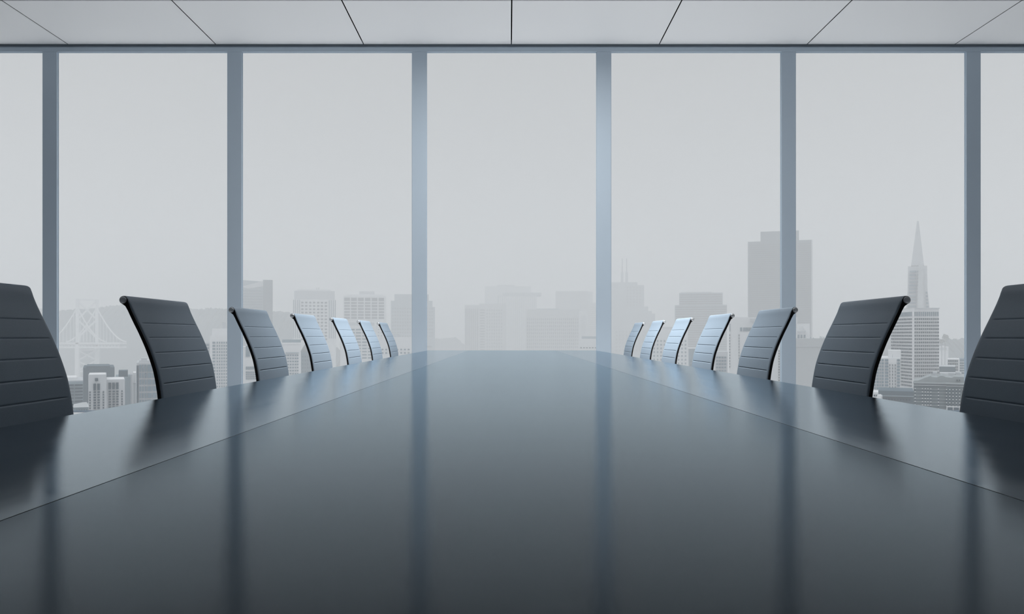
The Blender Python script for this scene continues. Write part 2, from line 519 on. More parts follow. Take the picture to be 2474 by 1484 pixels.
hill('hill', [(-2400, 770), (-900, 735), (-300, 740), (60, 742), (140, 752), (190, 748), (225, 746), (262, 741), (300, 737), (350, 741), (420, 744), (480, 748), (520, 745), (560, 750), (620, 756), (668, 754), (690, 754), (730, 768), (760, 792), (800, 832), (830, 852)], 1080, 'hill', 1.6, 200)
hill('hill', [(1030, 812), (1062, 820), (1085, 818), (1100, 815), (1112, 824), (1125, 838), (1160, 850)], 1500, 'hill', 2, 200)
hill('hill', [(2230, 838), (2268, 826), (2290, 822), (2312, 824), (2332, 818), (2380, 812), (2420, 806), (2480, 800), (2600, 806), (2800, 815)], 760, 'hill', 2.5, 160)
hill('hill', [(1900, 760), (2000, 750), (2120, 742), (2200, 735), (2270, 728), (2300, 718), (2340, 700), (2380, 690), (2420, 684), (2450, 686), (2520, 694), (2700, 720)], 4300, 'hill', 6, 400)

# ---- suspension bridge
BD = far(950.0)
bx = at(201, VY, BD); bo = Vector((bx.x, BD, GZ))
br = empty('suspension_bridge', bo); tag(br, 'pale steel suspension bridge with a cross braced tower behind the nearest left chairs', 'bridge')
def bpart(name, bm): return link(name, bm, M['steel_white'], br, loc=-bo)
legs = [(185.6, 0), (216, 14)]
for x, dy in legs:
    bm = bmesh.new(); a = at(x, 722, BD); w = 1.25
    box(bm, a.x - w, a.x + w, BD + dy, BD + dy + 2.5, GZ, a.z); 
    lo = at(x, 838, BD).z; box(bm, a.x - w - .6, a.x + w + .6, BD + dy - .4, BD + dy + 2.9, GZ, lo)
    bpart('tower_leg', bm)
ya = [726, 745, 768, 792, 815]
for y0, y1 in ((726, 772), (772, 818), (846, 872), (872, 897)):
    for k in (0, 1):
        bm = bmesh.new(); a = at(legs[0][0], (y0, y1)[k], BD); c = at(legs[1][0], (y1, y0)[k], BD)
        beam(bm, (a.x, BD + 1, a.z), (c.x, BD + 15, c.z), 1.3); bpart('cross_brace', bm)
for y in (724, 846, 898):
    bm = bmesh.new(); a = at(legs[0][0], y, BD); c = at(legs[1][0], y, BD); beam(bm, (a.x, BD + 1, a.z), (c.x, BD + 15, c.z), 1.6); bpart('cross_beam', bm)
bm = bmesh.new(); a = at(-150, 826, BD); c = at(288.5, 828, BD)
box(bm, a.x, c.x, BD, BD + 16, c.z - 1.6, c.z); bpart('upper_deck', bm)
bm = bmesh.new(); z2 = at(0, 841.5, BD).z; box(bm, a.x, c.x, BD, BD + 16, z2, z2 + 1.5); bpart('lower_deck', bm)
bm = bmesh.new(); k = 0; x = -150.0
while x < 287:
    p = at(x, 827, BD); q = at(x + 4, 840, BD)
    beam(bm, (p.x, BD + .3, p.z), (q.x, BD + .3, q.z), .35); beam(bm, (q.x, BD + .3, q.z), (at(x + 8, 827, BD).x, BD + .3, p.z), .35); x += 8
o = bpart('deck_truss', bm)
for (lx, dy), (ax, bx2) in zip(legs, ((108, 256), (140, 289))):
    for ex in (ax, bx2):
        bm = bmesh.new(); prev = None; n = 18
        for i in range(n + 1):
            t = i / n; x = lx + (ex - lx) * t; y = 742 + (826 - 742) * (1 - (1 - t) ** 1.75)
            p = at(x, y, BD); p = (p.x, BD + dy + 1, p.z)
            if prev: beam(bm, prev, p, 1.0)
            prev = p
        bpart('main_cable', bm)
        for i in range(2, n, 2):
            t = i / n; x = lx + (ex - lx) * t; y = 742 + (826 - 742) * (1 - (1 - t) ** 1.75)
            bm = bmesh.new(); p = at(x, y, BD); q = at(x, 826, BD); beam(bm, (p.x, BD + dy + 1, q.z), (p.x, BD + dy + 1, p.z), .3); bpart('hanger', bm)
# far tower, hardly visible
T = Tower('lattice_tower', 'very faint lattice tower rising above the wooded hill behind the bridge', 'tower', 402, 2500)
for x in (391, 411): T.block('tower_leg', 'steel_white', x - 1.5, x + 1.5, 668, None, 4)
for y in (676, 690, 705, 722): T.block('cross_beam', 'steel_white', 391, 411, y, y + 2, 4)
T.block('mast', 'steel_white', 417, 418.4, 658, None, 3)
T.done()

# ---- seen between the two nearest chairs of the left row
T = Tower('office_building', 'dark slate office block standing right behind the pale building with paired windows', 'building', 240, 340)
T.block('body', 'b_dark', 201, 277, 888, None, 24); T.block('roof_step', 'b_dark', 209, 266, 885, 888, 20, 1); T.done()

T = Tower('office_building', 'pale concrete building with paired dark windows and two flat tops', 'building', 258, 262)
T.block('body', 'b_pale', 214, 257, 905, None, 12, -1.2); T.block('body', 'b_pale', 257, 302, 918, None, 13)
T.block('parapet', 'b_white', 216, 255, 904, 905.6, 10, -1); T.block('parapet', 'b_white', 258, 301, 917, 918.2, 11, .3)
T.win(230, 237, 913, 920, dy=-1.2)
for x in (226, 235.3): T.win(x, x + 6.2, 926, 942, dy=-1.2)
for x in (262, 271.2, 280.3): T.win(x, x + 6.2, 925, 941)
rows = [(944.5 + 6.35 * i, 948 + 6.35 * i) for i in range(9)]
T.grid([(216.4, 219.6), (226.3, 232.3), (235.6, 241.4), (248.4, 251.6)], rows, dy=-1.2)
T.grid([(262.5, 268.3), (271.7, 277.6), (280.7, 286.5), (293.4, 296.6)], rows)
T.done()

T = Tower('office_building', 'slate block with a rooftop plant room beside the pale paired window building', 'building', 305, 300)
T.block('body', 'b_grey', 278, 316, 914, None, 18, 6); T.block('plant_room', 'b_dark', 286, 309, 899, 914, 8, 8)
T.block('flank_pier', 'b_pale', 316, 321, 908, None, 14, 6); T.done()
T = Tower('slim_tower', 'slim white tower between the slate block and the gridded tower', 'building', 325, 330)
T.block('body', 'b_white', 321.5, 328.5, 901, None, 10); T.block('parapet', 'b_pale', 321.2, 328.8, 926, 928, 9, -.4); T.done()

T = Tower('office_tower', 'tower with a pale grid of ribs over dark glass beside the second left chair', 'building', 365, 300)
T.block('body', 'b_pale', 330, 400, 876, None, 20)
T.block('roof_step', 'b_pale', 341, 355, 866, 876, 8, 3); T.block('roof_step', 'b_pale', 336, 392, 872, 876, 14, 2)
T.block('corner_strip', 'b_window', 330, 335, 883, None, .3, -.25)
T.grid([(337, 341.2), (343.4, 347.6), (349.8, 354), (356, 366.5), (368.5, 378), (380, 390)], [(881, 898)] + [(901 + 16.2 * i, 913 + 16.2 * i) for i in range(8)], m='b_window_pale')
T.done()

T = Tower('office_building', 'low banded office building with a pale roof slab beside the nearest left chair', 'building', 185, 290)
T.block('body', 'b_grey', 130, 201, 922, None, 20); T.block('roof_slab', 'b_white', 150, 185, 913, 921, 12, 2); T.block('parapet', 'b_pale', 130, 201, 919.5, 923, 19, .3)
for i in range(10):
    y = 929 + 7.8 * i
    T.win(140, 178.5, y, y + 3.4, name='window_band'); T.win(180.5, 200, y, y + 3.4, name='window_band')
T.done()
# low hip roofed house in front of it
T = Tower('low_building', 'low building with a shallow hipped roof in front of the pale paired window building', 'building', 200, 225); d = T.d
T.block('body', 'b_grey', 178, 214, 984, None, 8)
bm = bmesh.new(); a = at(177, 984, d); c = at(215, 984, d); r0 = at(200, 976, d); r1 = at(209, 975.5, d)
q = [bm.verts.new(Vector(p) - T.o) for p in ((a.x, d - .4, a.z), (c.x, d - .4, c.z), (c.x, d + 8.4, c.z), (a.x, d + 8.4, a.z), (r0.x, d + 4, r0.z), (r1.x, d + 4, r1.z))]
for f in ((0, 1, 5, 4), (1, 2, 5), (2, 3, 4, 5), (3, 0, 4), (3, 2, 1, 0)): bm.faces.new([q[i] for i in f])
link('roof', bm, M['b_stucco'], T.root)
T.grid(span(184, 6, 5, 3), [(990, 993), (997, 1000)]); T.done()

# ---- around the second mullion
T = Tower('office_tower', 'pale tower with rows of small windows behind the second mullion', 'building', 540, 500)
T.block('body', 'b_white', 507, 572, 811, None, 22); T.block('roof_step', 'b_white', 512, 566, 794, 811, 16, 3)
T.block('lower_wing', 'b_pale', 495, 507, 828, None, 16, 3); T.block('roof_dome', 'b_pale', 537, 546, 778, 794, 5, 6)
rows = [(826 + 7.55 * i, 830.5 + 7.55 * i) for i in range(18)]
T.grid([(513.5, 520.3)] + [(x, x + 3) for x in (523.4, 529, 534.6, 540, 545.4, 551)], rows, m='b_window_pale')
T.grid([(497, 505)], [(832 + 7.55 * i, 836 + 7.55 * i) for i in range(17)], m='b_window_pale', dy=3); T.done()

T = Tower('glass_tower', 'tall grey glass tower just past the second mullion with a sloped crown', 'skyscraper', 615, 900)
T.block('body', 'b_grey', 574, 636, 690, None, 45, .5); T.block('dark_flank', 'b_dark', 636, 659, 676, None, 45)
d = T.d
bm = bmesh.new()
P = [at(574, 690, d), at(574, 677, d), at(636, 680, d), at(636, 690, d)]
va = [bm.verts.new(Vector((p.x, d + .2, p.z)) - T.o) for p in P]; vb = [bm.verts.new(Vector((p.x, d + 44, p.z)) - T.o) for p in P]
bm.faces.new(va); bm.faces.new(vb[::-1])
for i in range(4): bm.faces.new((va[i], vb[i], vb[(i + 1) % 4], va[(i + 1) % 4]))
bmesh.ops.recalc_face_normals(bm, faces=list(bm.faces)); link('crown', bm, M['b_grey'], T.root)
bm = bmesh.new()
P = [at(588, 692, d), at(588, 695, d), at(600, 698, d), at(636, 691, d), at(636, 678.5, d)]
va = [bm.verts.new(Vector((p.x, d - .6, p.z)) - T.o) for p in P]; vb = [bm.verts.new(Vector((p.x, d + 1, p.z)) - T.o) for p in P]
bm.faces.new(va); bm.faces.new(vb[::-1])
for i in range(5): bm.faces.new((va[i], vb[i], vb[(i + 1) % 5], va[(i + 1) % 5]))
bmesh.ops.recalc_face_normals(bm, faces=list(bm.faces)); link('slanted_panel', bm, M['b_pale'], T.root)
for i in range(24): T.win(576, 634, 702 + 6.6 * i, 704.6 + 6.6 * i, m='b_window_pale', name='window_band')
T.done()

T = Tower('office_building', 'pale low office block with two window bays seen under the sloped crown tower', 'building', 600, 430)
T.block('body', 'b_white', 578, 628, 838, None, 18); T.block('glass_bay', 'b_window_pale', 594, 604, 836, 862, .5, -.4)
T.grid(span(594, 5.2, 6, 4.2), [(886, 893), (898, 901.5), (903.5, 907), (909, 912), (914, 917)], m='b_window_pale'); T.done()

# ---- second pane from the left
T = Tower('office_tower', 'broad faint tower with striped corners and a blank stepped crown', 'skyscraper', 760, 900)
T.block('body', 'b_white', 708, 812, 724, None, 45); T.block('crown', 'b_pale', 711, 809, 703, 724, 42, 1.5); T.block('penthouse', 'b_white', 718, 801, 699, 703, 30, 5)
for x in (764, 769): T.block('vent', 'b_pale', x, x + 2.4, 694, 699, 5, 10)
for x in (709, 713.5, 718.3, 722.8, 794.6, 799.4, 804.5, 809.4): T.win(x, x + 2, 725, 818, name='corner_stripe', m='b_window_pale')
T.grid([(c, c + 5.6) for c in (727.8, 737.2, 746.8, 756.2, 766, 775, 784.6)], [(729.5 + 8.05 * i, 733.3 + 8.05 * i) for i in range(12)]); T.done()

T = Tower('office_building', 'white flat roofed block with a darker roof level between second and third left chairs', 'building', 702, 480)
T.block('body', 'b_white', 678, 726, 831, None, 24); T.block('roof_level', 'b_grey', 682, 727, 821, 828, 20, 2); T.block('parapet', 'b_white', 677.5, 726.5, 828, 832, 24, -.3)
T.block('cornice', 'b_grey', 690, 722, 852, 854, 1, -.5)
T.grid([(688, 692), (694, 698), (700, 704), (706, 710), (712, 716), (717.5, 721)], [(857 + 7.4 * i, 860.6 + 7.4 * i) for i in range(9)], m='b_window_pale'); T.done()

T = Tower('gabled_building', 'grey building with a steep gable beside the flat white block', 'building', 738, 520)
T.block('body', 'b_grey', 727, 752, 850, None, 16)
d = T.d; bm = bmesh.new()
P = [at(726, 850, d), at(739, 828, d), at(753, 850, d)]
va = [bm.verts.new(Vector((p.x, d - .3, p.z)) - T.o) for p in P]; vb = [bm.verts.new(Vector((p.x, d + 16, p.z)) - T.o) for p in P]
bm.faces.new(va); bm.faces.new(vb[::-1])
for i in range(3): bm.faces.new((va[i], vb[i], vb[(i + 1) % 3], va[(i + 1) % 3]))
bmesh.ops.recalc_face_normals(bm, faces=list(bm.faces)); link('roof', bm, M['b_roof'], T.root)
T.grid(span(730, 6, 4, 3), [(860 + 9 * i, 864 + 9 * i) for i in range(5)], m='b_window_pale'); T.done()

T = Tower('office_building', 'white gridded block with six wide columns of grey windows', 'building', 880, 1000)
T.block('body', 'b_white', 830, 933, 715, None, 45); T.block('penthouse', 'b_pale', 868, 905, 703, 715, 20, 10); T.block('penthouse', 'b_white', 838, 925, 711, 715, 30, 5)
T.grid([(832, 845.4), (848.4, 862), (865, 878.6), (881.8, 895), (898.2, 911.6), (915, 928)],
       [(719.8, 727.6), (730.4, 734.6), (737, 742), (744.4, 749.4), (752, 756.6), (758.8, 763.8), (766, 770.8)], m='b_window'); 
T.grid(span(834, 7.2, 13, 3.4), [(795, 798), (802, 805), (810, 813)], m='b_window_pale'); T.done()

T = Tower('office_building', 'pale low block with banded windows below the white gridded block', 'building', 868, 700)
T.block('body', 'b_white', 822, 912, 787, None, 30); T.block('penthouse', 'b_pale', 836, 905, 779, 787, 18, 6)
T.grid([(842, 857), (860, 872), (875, 886), (889, 902)], [(795 + 7.6 * i, 798.4 + 7.6 * i) for i in range(10)], m='b_window_pale'); T.done()
T = Tower('office_building', 'small white block with square windows beside the last left chairs', 'building', 970, 620)
T.block('body', 'b_white', 916, 1000, 815, None, 22); T.block('penthouse', 'b_pale', 940, 966, 808, 815, 10, 5)
T.grid(span(922, 9, 8, 4.5), [(843, 846.5), (851, 855)], m='b_window_pale'); T.done()

T = Tower('office_tower', 'stepped grey tower dotted with small windows behind the third mullion', 'skyscraper', 1000, 1150)
T.block('body', 'b_grey', 944.5, 1051, 742, None, 50); T.block('upper_body', 'b_grey', 944.5, 1045, 727, 742, 48, .5); T.block('crown', 'b_grey', 953, 1036, 711, 727, 40, 3)
T.grid([(x, x + 2.4) for x in (948, 954, 960, 966, 972, 978, 984, 990, 996.5, 1003, 1009, 1015, 1021, 1031.5, 1037.3, 1043)], [(744.6 + 8.3 * i, 747.4 + 8.3 * i) for i in range(9)], m='b_window')
T.win(1031, 1043.5, 836, 840, name='window_band'); T.done()

# ---- centre pane
T = Tower('office_tower', 'faint tower with fine upright ribs at the left of the centre cluster', 'skyscraper', 1170, 1350)
T.block('body', 'b_stucco', 1122.6, 1158, 737, None, 60); T.block('body', 'b_stucco', 1158, 1222, 733.5, None, 60, 1)
for i in range(7): T.win(1125 + 4.6 * i, 1127 + 4.6 * i, 746, 862, m='b_window', name='rib', out=.8)
for i in range(17): T.win(1160, 1171, 748 + 6.4 * i, 751 + 6.4 * i, m='b_window', name='window_band', dy=1, out=.8)
T.grid(span(1176, 5.8, 7, 2), [(748 + 8 * i, 752 + 8 * i) for i in range(13)], dy=1, out=.8); T.done()
T = Tower('office_tower', 'faintest broad flat topped tower at the back of the centre cluster', 'skyscraper', 1228, 1900)
T.block('body', 'b_grey', 1171, 1283, 692, None, 70); T.block('penthouse', 'b_dark', 1200, 1243, 688, 692, 40, 8); T.done()
T = Tower('office_tower', 'faint tower with bold upright light and dark stripes in the centre cluster', 'skyscraper', 1250, 1560)
T.block('body', 'b_grey', 1202, 1296, 714, None, 60, 2); T.block('crown', 'b_grey', 1214, 1308, 707, 714, 56, 3)
for i in range(20): T.win(1206 + 4.55 * i, 1208.4 + 4.55 * i, 716, 862, m='b_white', name='rib', dy=2, out=1.2)
T.done()
T = Tower('office_tower', 'faint wide block with a dense field of small upright windows in the centre cluster', 'skyscraper', 1335, 1250)
T.block('body', 'b_stucco', 1271, 1403, 748, None, 60); T.block('roof_step', 'b_grey', 1296, 1350, 745.5, 748, 40, 6)
T.grid(span(1273, 4.86, 26, 1.9), [(769 + 8.45 * i, 774 + 8.45 * i) for i in range(10)], out=.8); T.done()
T = Tower('office_tower', 'faint banded tower with a stepped shoulder beside the fourth mullion', 'skyscraper', 1385, 1750)
T.block('body', 'b_dark', 1342, 1422, 703.5, None, 60); T.block('shoulder', 'b_grey', 1422, 1432, 705, None, 55, 2); T.block('shoulder', 'b_grey', 1432, 1441, 731, None, 50, 4)
for i in range(18): T.win(1423, 1440, 736 + 5.2 * i, 738.4 + 5.2 * i, name='window_band', dy=2, out=2.4)
T.done()
T = Tower('office_building', 'small pale slab with upright ribs in front of the banded stepped tower', 'building', 1410, 1150)
T.block('body', 'b_white', 1399, 1420, 751, None, 30); 
for i in range(5): T.win(1403 + 3 * i, 1404.2 + 3 * i, 764, 815, name='rib', m='b_pale', out=.8)
T.done()
T = Tower('low_building', 'low white building with a dark roof edge at the foot of the fourth mullion', 'building', 1425, 800)
T.block('body', 'b_white', 1398, 1450, 819, None, 30); T.block('roof_edge', 'b_grey', 1405, 1446, 813, 819, 24, 3)
T.grid(span(1402, 7, 6, 4), [(839, 842)], m='b_window'); T.done()

# ---- right of the fourth mullion
T = Tower('stepped_tower', 'faint stepped tower with twin antenna masts right of the fourth mullion', 'skyscraper', 1520, 1450)
T.block('body', 'b_grey', 1468, 1540, 682, None, 55); T.block('body', 'b_grey', 1540, 1556, 689, None, 50, 2)
for x, y in ((1566, 741), (1574.5, 752), (1582, 758.5)): T.block('setback', 'b_grey', 1500, x, y, None, 60, -3 * (x - 1560) / 8)
for x in (1503, 1514): T.block('antenna_mast', 'b_dark', x - 1.1, x + 1.1, 622, 682, 2.5, 20); 
for x in (1501, 1512): T.block('mast_base', 'b_grey', x - 1.5, x + 5, 656, 682, 5, 19)
T.grid(span(1514, 7.8, 5, 3), [(694 + 7 * i, 697 + 7 * i) for i in range(7)], out=.8)
T.grid(span(1488, 8, 11, 3), [(800 + 9 * i, 804 + 9 * i) for i in range(6)], dy=-9, out=.8); T.done()

T = Tower('office_tower', 'grey banded tower with a narrower top behind the right hand chairs', 'skyscraper', 1692, 1080)
T.block('body', 'b_grey', 1630, 1756, 737, None, 55); T.block('crown', 'b_grey', 1640.5, 1746, 707.5, 737, 50, 2); T.block('penthouse', 'b_pale', 1644, 1720, 705, 707.5, 30, 6)
T.block('corner_line', 'b_dark', 1721, 1722, 738, None, 1, -.6)
for i in range(5): T.win(1642, 1744, 711 + 5.4 * i, 713.4 + 5.4 * i, name='window_band', dy=2, out=.6)
for i in range(20): T.win(1632, 1754, 741 + 5.6 * i, 743.4 + 5.6 * i, name='window_band', m='b_window', out=.5)
T.done()
T = Tower('office_building', 'pale block with small square windows behind the third and fourth right chairs from the windows', 'building', 1610, 760)
T.block('body', 'b_white', 1562, 1662, 796, None, 30); T.block('penthouse', 'b_pale', 1600, 1625, 790, 796, 12, 6)
T.grid(span(1570, 8.4, 11, 4), [(822 + 9 * i, 826.5 + 9 * i) for i in range(7)], m='b_window_pale'); T.done()
T = Tower('low_building', 'small grey roofed block tucked beside the pale square windowed block', 'building', 1673, 560)
T.block('body', 'b_grey', 1664, 1690, 843, None, 14); T.block('parapet', 'b_white', 1662, 1691, 841, 843, 14.6, -.3)
T.grid(span(1667, 6, 4, 3.4), [(870, 875), (880, 885)], m='b_window_pale'); T.done()

T = Tower('office_building', 'white slab building with narrow slit windows at the foot of the tall dark tower', 'building', 1825, 500)
T.block('body', 'b_white', 1761.5, 1925, 767, None, 30); T.block('penthouse', 'b_white', 1766, 1808, 765, 767, 12, 5); T.block('penthouse', 'b_pale', 1812, 1826, 770, 777, 10, -2)
T.grid(span(1795.5, 3.3, 8, 2.6), [(791.5, 800.5)], m='b_window_pale')
T.win(1788, 1793, 791.5, 800.5, m='b_window_pale')
T.grid([(1784.6, 1786.2)], [(808 + 7 * i, 813 + 7 * i) for i in range(15)], m='b_window')
T.grid([(1760.8 + 1.4, 1764)], [(782, 801)], m='b_window_pale')
T.grid([(1761.8, 1763.6)], [(808 + 7 * i, 812 + 7 * i) for i in range(12)], m='b_window')
T.grid([(1880.5, 1883), (1884.6, 1886.6)], [(846 + 6.4 * i, 850 + 6.4 * i) for i in range(12)], m='b_window'); T.done()
T = Tower('low_building', 'glazed low wing in front of the white slit windowed slab', 'building', 1745, 430)
T.block('body', 'b_pale', 1728, 1758, 850, None, 14)
T.grid(span(1730, 6.5, 4, 5), [(862, 866), (870, 874), (878, 882), (886, 890), (894, 898)], m='b_window_pale'); T.done()

T = Tower('skyscraper', 'tallest dark tower with a raised centre behind the fifth mullion', 'skyscraper', 1884, 950)
T.block('body', 'b_dark', 1806, 1961, 582, None, 60); T.block('crown', 'b_dark', 1837, 1930, 558, 582, 50, 2); T.block('mast', 'b_grey', 1865, 1867, 554, 558, 2, 20)
T.block('corner_pier', 'b_pale', 1959.5, 1962.5, 582.5, None, 58, -.4)
for i in range(40): T.win(1809, 1957, 590 + 5.1 * i, 592.2 + 5.1 * i, m='b_window', name='window_band', out=.4)
T.done()

T = Tower('gabled_building', 'small pale building with a hipped roof and three tall windows right of the fifth mullion', 'building', 1938, 540)
T.block('body', 'b_white', 1895, 1957, 803, None, 20); T.block('back_wall', 'b_white', 1895, 1957, 781, 803, 2, 18)
d = T.d; bm = bmesh.new()
P = [at(1890, 801, d), at(1947, 801, d), at(1938, 786, d), at(1900, 786, d)]
va = [bm.verts.new(Vector((p.x, d - .5 + (4 if i > 1 else 0), p.z)) - T.o) for i, p in enumerate(P)]; vb = [bm.verts.new(Vector((p.x, d + 17 - (4 if i > 1 else 0), p.z)) - T.o) for i, p in enumerate(P)]
bm.faces.new(va); bm.faces.new(vb[::-1])
for i in range(4): bm.faces.new((va[i], vb[i], vb[(i + 1) % 4], va[(i + 1) % 4]))
bmesh.ops.recalc_face_normals(bm, faces=list(bm.faces)); link('roof', bm, M['b_stucco'], T.root)
T.block('eaves', 'b_pale', 1890, 1947, 800, 802.5, 1, -.6)
T.grid([(1920, 1924), (1927, 1931.4), (1934.4, 1938.4), (1941.8, 1946)], [(809, 819)], m='b_window_pale'); T.done()

T = Tower('blank_building', 'large plain stuccoed wall beside the second chair on the right', 'building', 1980, 420)
T.block('body', 'b_stucco', 1900, 2045, 818, None, 26); T.block('parapet', 'b_pale', 1900, 2045, 836.5, 838, 1, -.3)
for x, h in ((1957, 815), (1981, 812.5), (1985, 813.5), (1990, 814), (1964, 816)): T.block('roof_vent', 'b_grey', x, x + 1.6, h, 818, 1.2, 6)
T.done()

# ---- pane with the pyramid
T = Tower('pyramid_tower', 'slender pyramid tower with a tall pointed spire', 'skyscraper', 2217.5, 690); d = T.d
def prism(name, m, q0, q1, dp0, dp1, cy):
    """tapered block: pixel spans q0 (bottom) and q1 (top) = (x0, x1, y), depths dp0, dp1 about the centre plane cy"""
    bm = bmesh.new(); v = []
    for (x0, x1, y), dp in ((q0, dp0), (q1, dp1)):
        a, c = at(x0, y, d), at(x1, y, d)
        v.append([bm.verts.new(Vector(p) - T.o) for p in ((a.x, cy - dp / 2, a.z), (c.x, cy - dp / 2, a.z), (c.x, cy + dp / 2, a.z), (a.x, cy + dp / 2, a.z))])
    for i in range(4): bm.faces.new((v[0][i], v[0][(i + 1) % 4], v[1][(i + 1) % 4], v[1][i]))
    bm.faces.new(v[0][::-1]); bm.faces.new(v[1]); return link(name, bm, M[m], T.root)
cy = d + 12
prism('spire', 'b_pale', (2200.8, 2232.6, 640), (2215.6, 2219.6, 529), 9.5, 1.0, cy)
prism('body', 'b_pale', (2192.5, 2241, 700), (2193.3, 2240, 641.5), 15, 13, cy)
prism('body', 'b_pale', (2180, 2258, 860), (2192.5, 2241, 700), 30, 15, cy)
prism('stair_wing', 'b_stucco', (2216, 2232, 760), (2219, 2231, 637), 26, 15.4, cy)
for i in range(12):
    y = 652.6 + 8.5 * i; h = 4.6; k = max(0, (y - 700) / 160)
    x0 = 2197.5 - 1.5 * min(1, i / 5) - 12 * k; fy = cy - 6.5 - .9 - (y - 641) / 58 * 1.0 if y < 700 else cy - 7.5 - .9 - 7.5 * k
    for a, c in ((x0, 2213.5), (2216.4, 2220.4)):
        pa, pc = at(a, y, d), at(c, y + h, d)
        T.part('window_band', 'b_window_pale', (pa.x, pc.x, (fy if a < 2216 else cy - 7.9 - max(0, (y - 652) / 108) * 5.2), cy, pc.z, pa.z))
for i in range(7):
    y = 705 + 8.5 * i; k = (y - 700) / 160; pa, pc = at(2236 + 6 * k, y, d), at(2240 + 14 * k, y + 4.5, d); fy = cy - 7.5 - .9 - 7.5 * k
    T.part('window', 'b_window_pale', (pa.x, pc.x, fy, cy, pc.z, pa.z))

T = Tower('office_tower', 'white tower with a dense grid of small dark windows below the pyramid tower', 'skyscraper', 2237, 400, turn=False)
T.block('body', 'b_white', 2205.5, 2268.5, 745, None, 62)
T.block('corner_pier', 'b_white', 2205, 2207.4, 745, None, 1, -.5); T.block('roof_edge', 'b_pale', 2205, 2269, 744, 746, 62, -.4)
colsR = [(2209.4 + 5.02 * i, 2212.2 + 5.02 * i) for i in range(12)]
rows = [(768.8 + 8.1 * i, 773.2 + 8.1 * i) for i in range(21)]
T.grid([(a, b - .6) for a, b in colsR], [(753.6, 764.4)], m='b_window_pale'); T.grid(colsR, rows)
colsL = [(2154.5 + 4.25 * i, 2156.6 + 4.25 * i) for i in range(12)]
T.side(2205.5, colsL, [(753.6, 764.4)], m='b_window_pale'); T.side(2205.5, colsL, rows)
T.done()

T = Tower('apartment_building', 'pale apartment block with a taller lift house beside the second right chair', 'building', 2140, 330)
T.block('body', 'b_white', 2085, 2176, 865, None, 24); T.block('lift_house', 'b_white', 2146, 2177, 847, 865, 12, 4); T.block('mast', 'b_grey', 2156.3, 2157, 857, 865, .4, 2)
rows = [(868 + 7.6 * i, 873 + 7.6 * i) for i in range(12)]
T.grid([(2103, 2108), (2112, 2115.5), (2117.5, 2123), (2125, 2128), (2130, 2135), (2138, 2146)], rows, m='b_window_pale'); T.grid([(2167, 2174)], rows, m='b_window_pale')
T.grid([(2149, 2150.6), (2155.6, 2157.2), (2162, 2163.6)], [(880 + 7.6 * i, 885 + 7.6 * i) for i in range(10)]); T.done()

T = Tower('warehouse', 'long low dark building in front of the pale apartment block', 'building', 2160, 270)
T.block('body', 'b_dark', 2121, 2207, 945, None, 14); T.block('roof', 'b_grey', 2122, 2207, 956, 958, .6, -.4)
T.grid(span(2132, 7, 10, 4), [(963, 967)]); T.done()
T = Tower('low_building', 'small white low building at the table edge beside the long dark building', 'building', 2118, 240)
T.block('body', 'b_white', 2108, 2122, 948, None, 8); T.block('roof_step', 'b_white', 2118, 2129, 956, 962, 6, -1); T.block('body', 'b_pale', 2120, 2132, 958, None, 6)
T.grid(span(2111, 5, 2, 3), [(954, 958), (964, 968)]); T.done()

# corner brick building
T = Tower('brick_building', 'dark brick corner building with a dark cornice and a white framed shop front', 'building', 2275, 232); d = T.d
T.block('body', 'b_brick', 2206.5, 2286, 926, None, 16); T.block('body', 'b_brick', 2286, 2350, 927, None, 16, -1)
T.block('cornice', 'b_roof', 2205.5, 2286.5, 924.5, 928, 16.8, -.5); T.block('cornice', 'b_roof', 2285, 2351, 924.5, 927.6, 17, -1.6)
T.block('frieze', 'b_window', 2206.8, 2285.6, 928.2, 930.6, .5, -.3); T.block('frieze', 'b_window', 2286.2, 2350, 927.8, 930.2, .5, -1.3)
T.block('string_course', 'b_pale', 2206.5, 2286, 931, 932.6, .5, -.3); T.block('string_course', 'b_pale', 2286, 2350, 930.8, 932.2, .5, -1.3)
def slab(name, m, pts, y0, y1):
    bm = bmesh.new(); P = [at(x, y, d) for x, y in pts]; k = len(P)
    va = [bm.verts.new(Vector((p.x, y0, p.z)) - T.o) for p in P]; vb = [bm.verts.new(Vector((p.x, y1, p.z)) - T.o) for p in P]
    bm.faces.new(va); bm.faces.new(vb[::-1])
    for i in range(k): bm.faces.new((va[i], vb[i], vb[(i + 1) % k], va[(i + 1) % k]))
    bmesh.ops.recalc_face_normals(bm, faces=list(bm.faces)); return link(name, bm, M[m], T.root)
slab('roof', 'b_roof', [(2206, 925), (2206, 922), (2218, 921), (2235, 914), (2248, 909.5), (2252, 912), (2264, 912.5), (2272, 908.6), (2278, 908.4), (2285, 911.5), (2300, 913), (2305, 910), (2350, 911), (2350, 925)], d + .5, d + 12)
for a, b, y in ((2252, 2264, 904), (2292, 2308, 905.5), (2310, 2322, 903.5)): T.block('roof_box', 'b_pale', a, b, y, 914, 3, 9)
for x in (2311, 2317): T.block('chimney', 'b_window', x, x + 2, 916.5, 920.5, .6, -.2)
rowy = [939.5 + 7.9 * i for i in range(9)]
for y in rowy:
    for x in (2209, 2227, 2234, 2240.5, 2247.5, 2266): T.win(x, x + 2.6, y, y + 2, m='b_white', name='lintel', dy=0, out=.15); T.win(x - .2, x + 2.8, y + 2.6, y + 6.2, dy=0, out=.08)
    for x in (2285.6, 2293.2, 2301, 2309, 2316.6, 2325): T.win(x, x + 2.6, y, y + 1.8, m='b_white', name='lintel', dy=-1, out=.15); T.win(x - .2, x + 2.8, y + 2.4, y + 6, dy=-1, out=.08)
    T.win(2206.6, 2285, y + 1.2, y + 1.8, m='b_pale', name='string_course', out=.05)
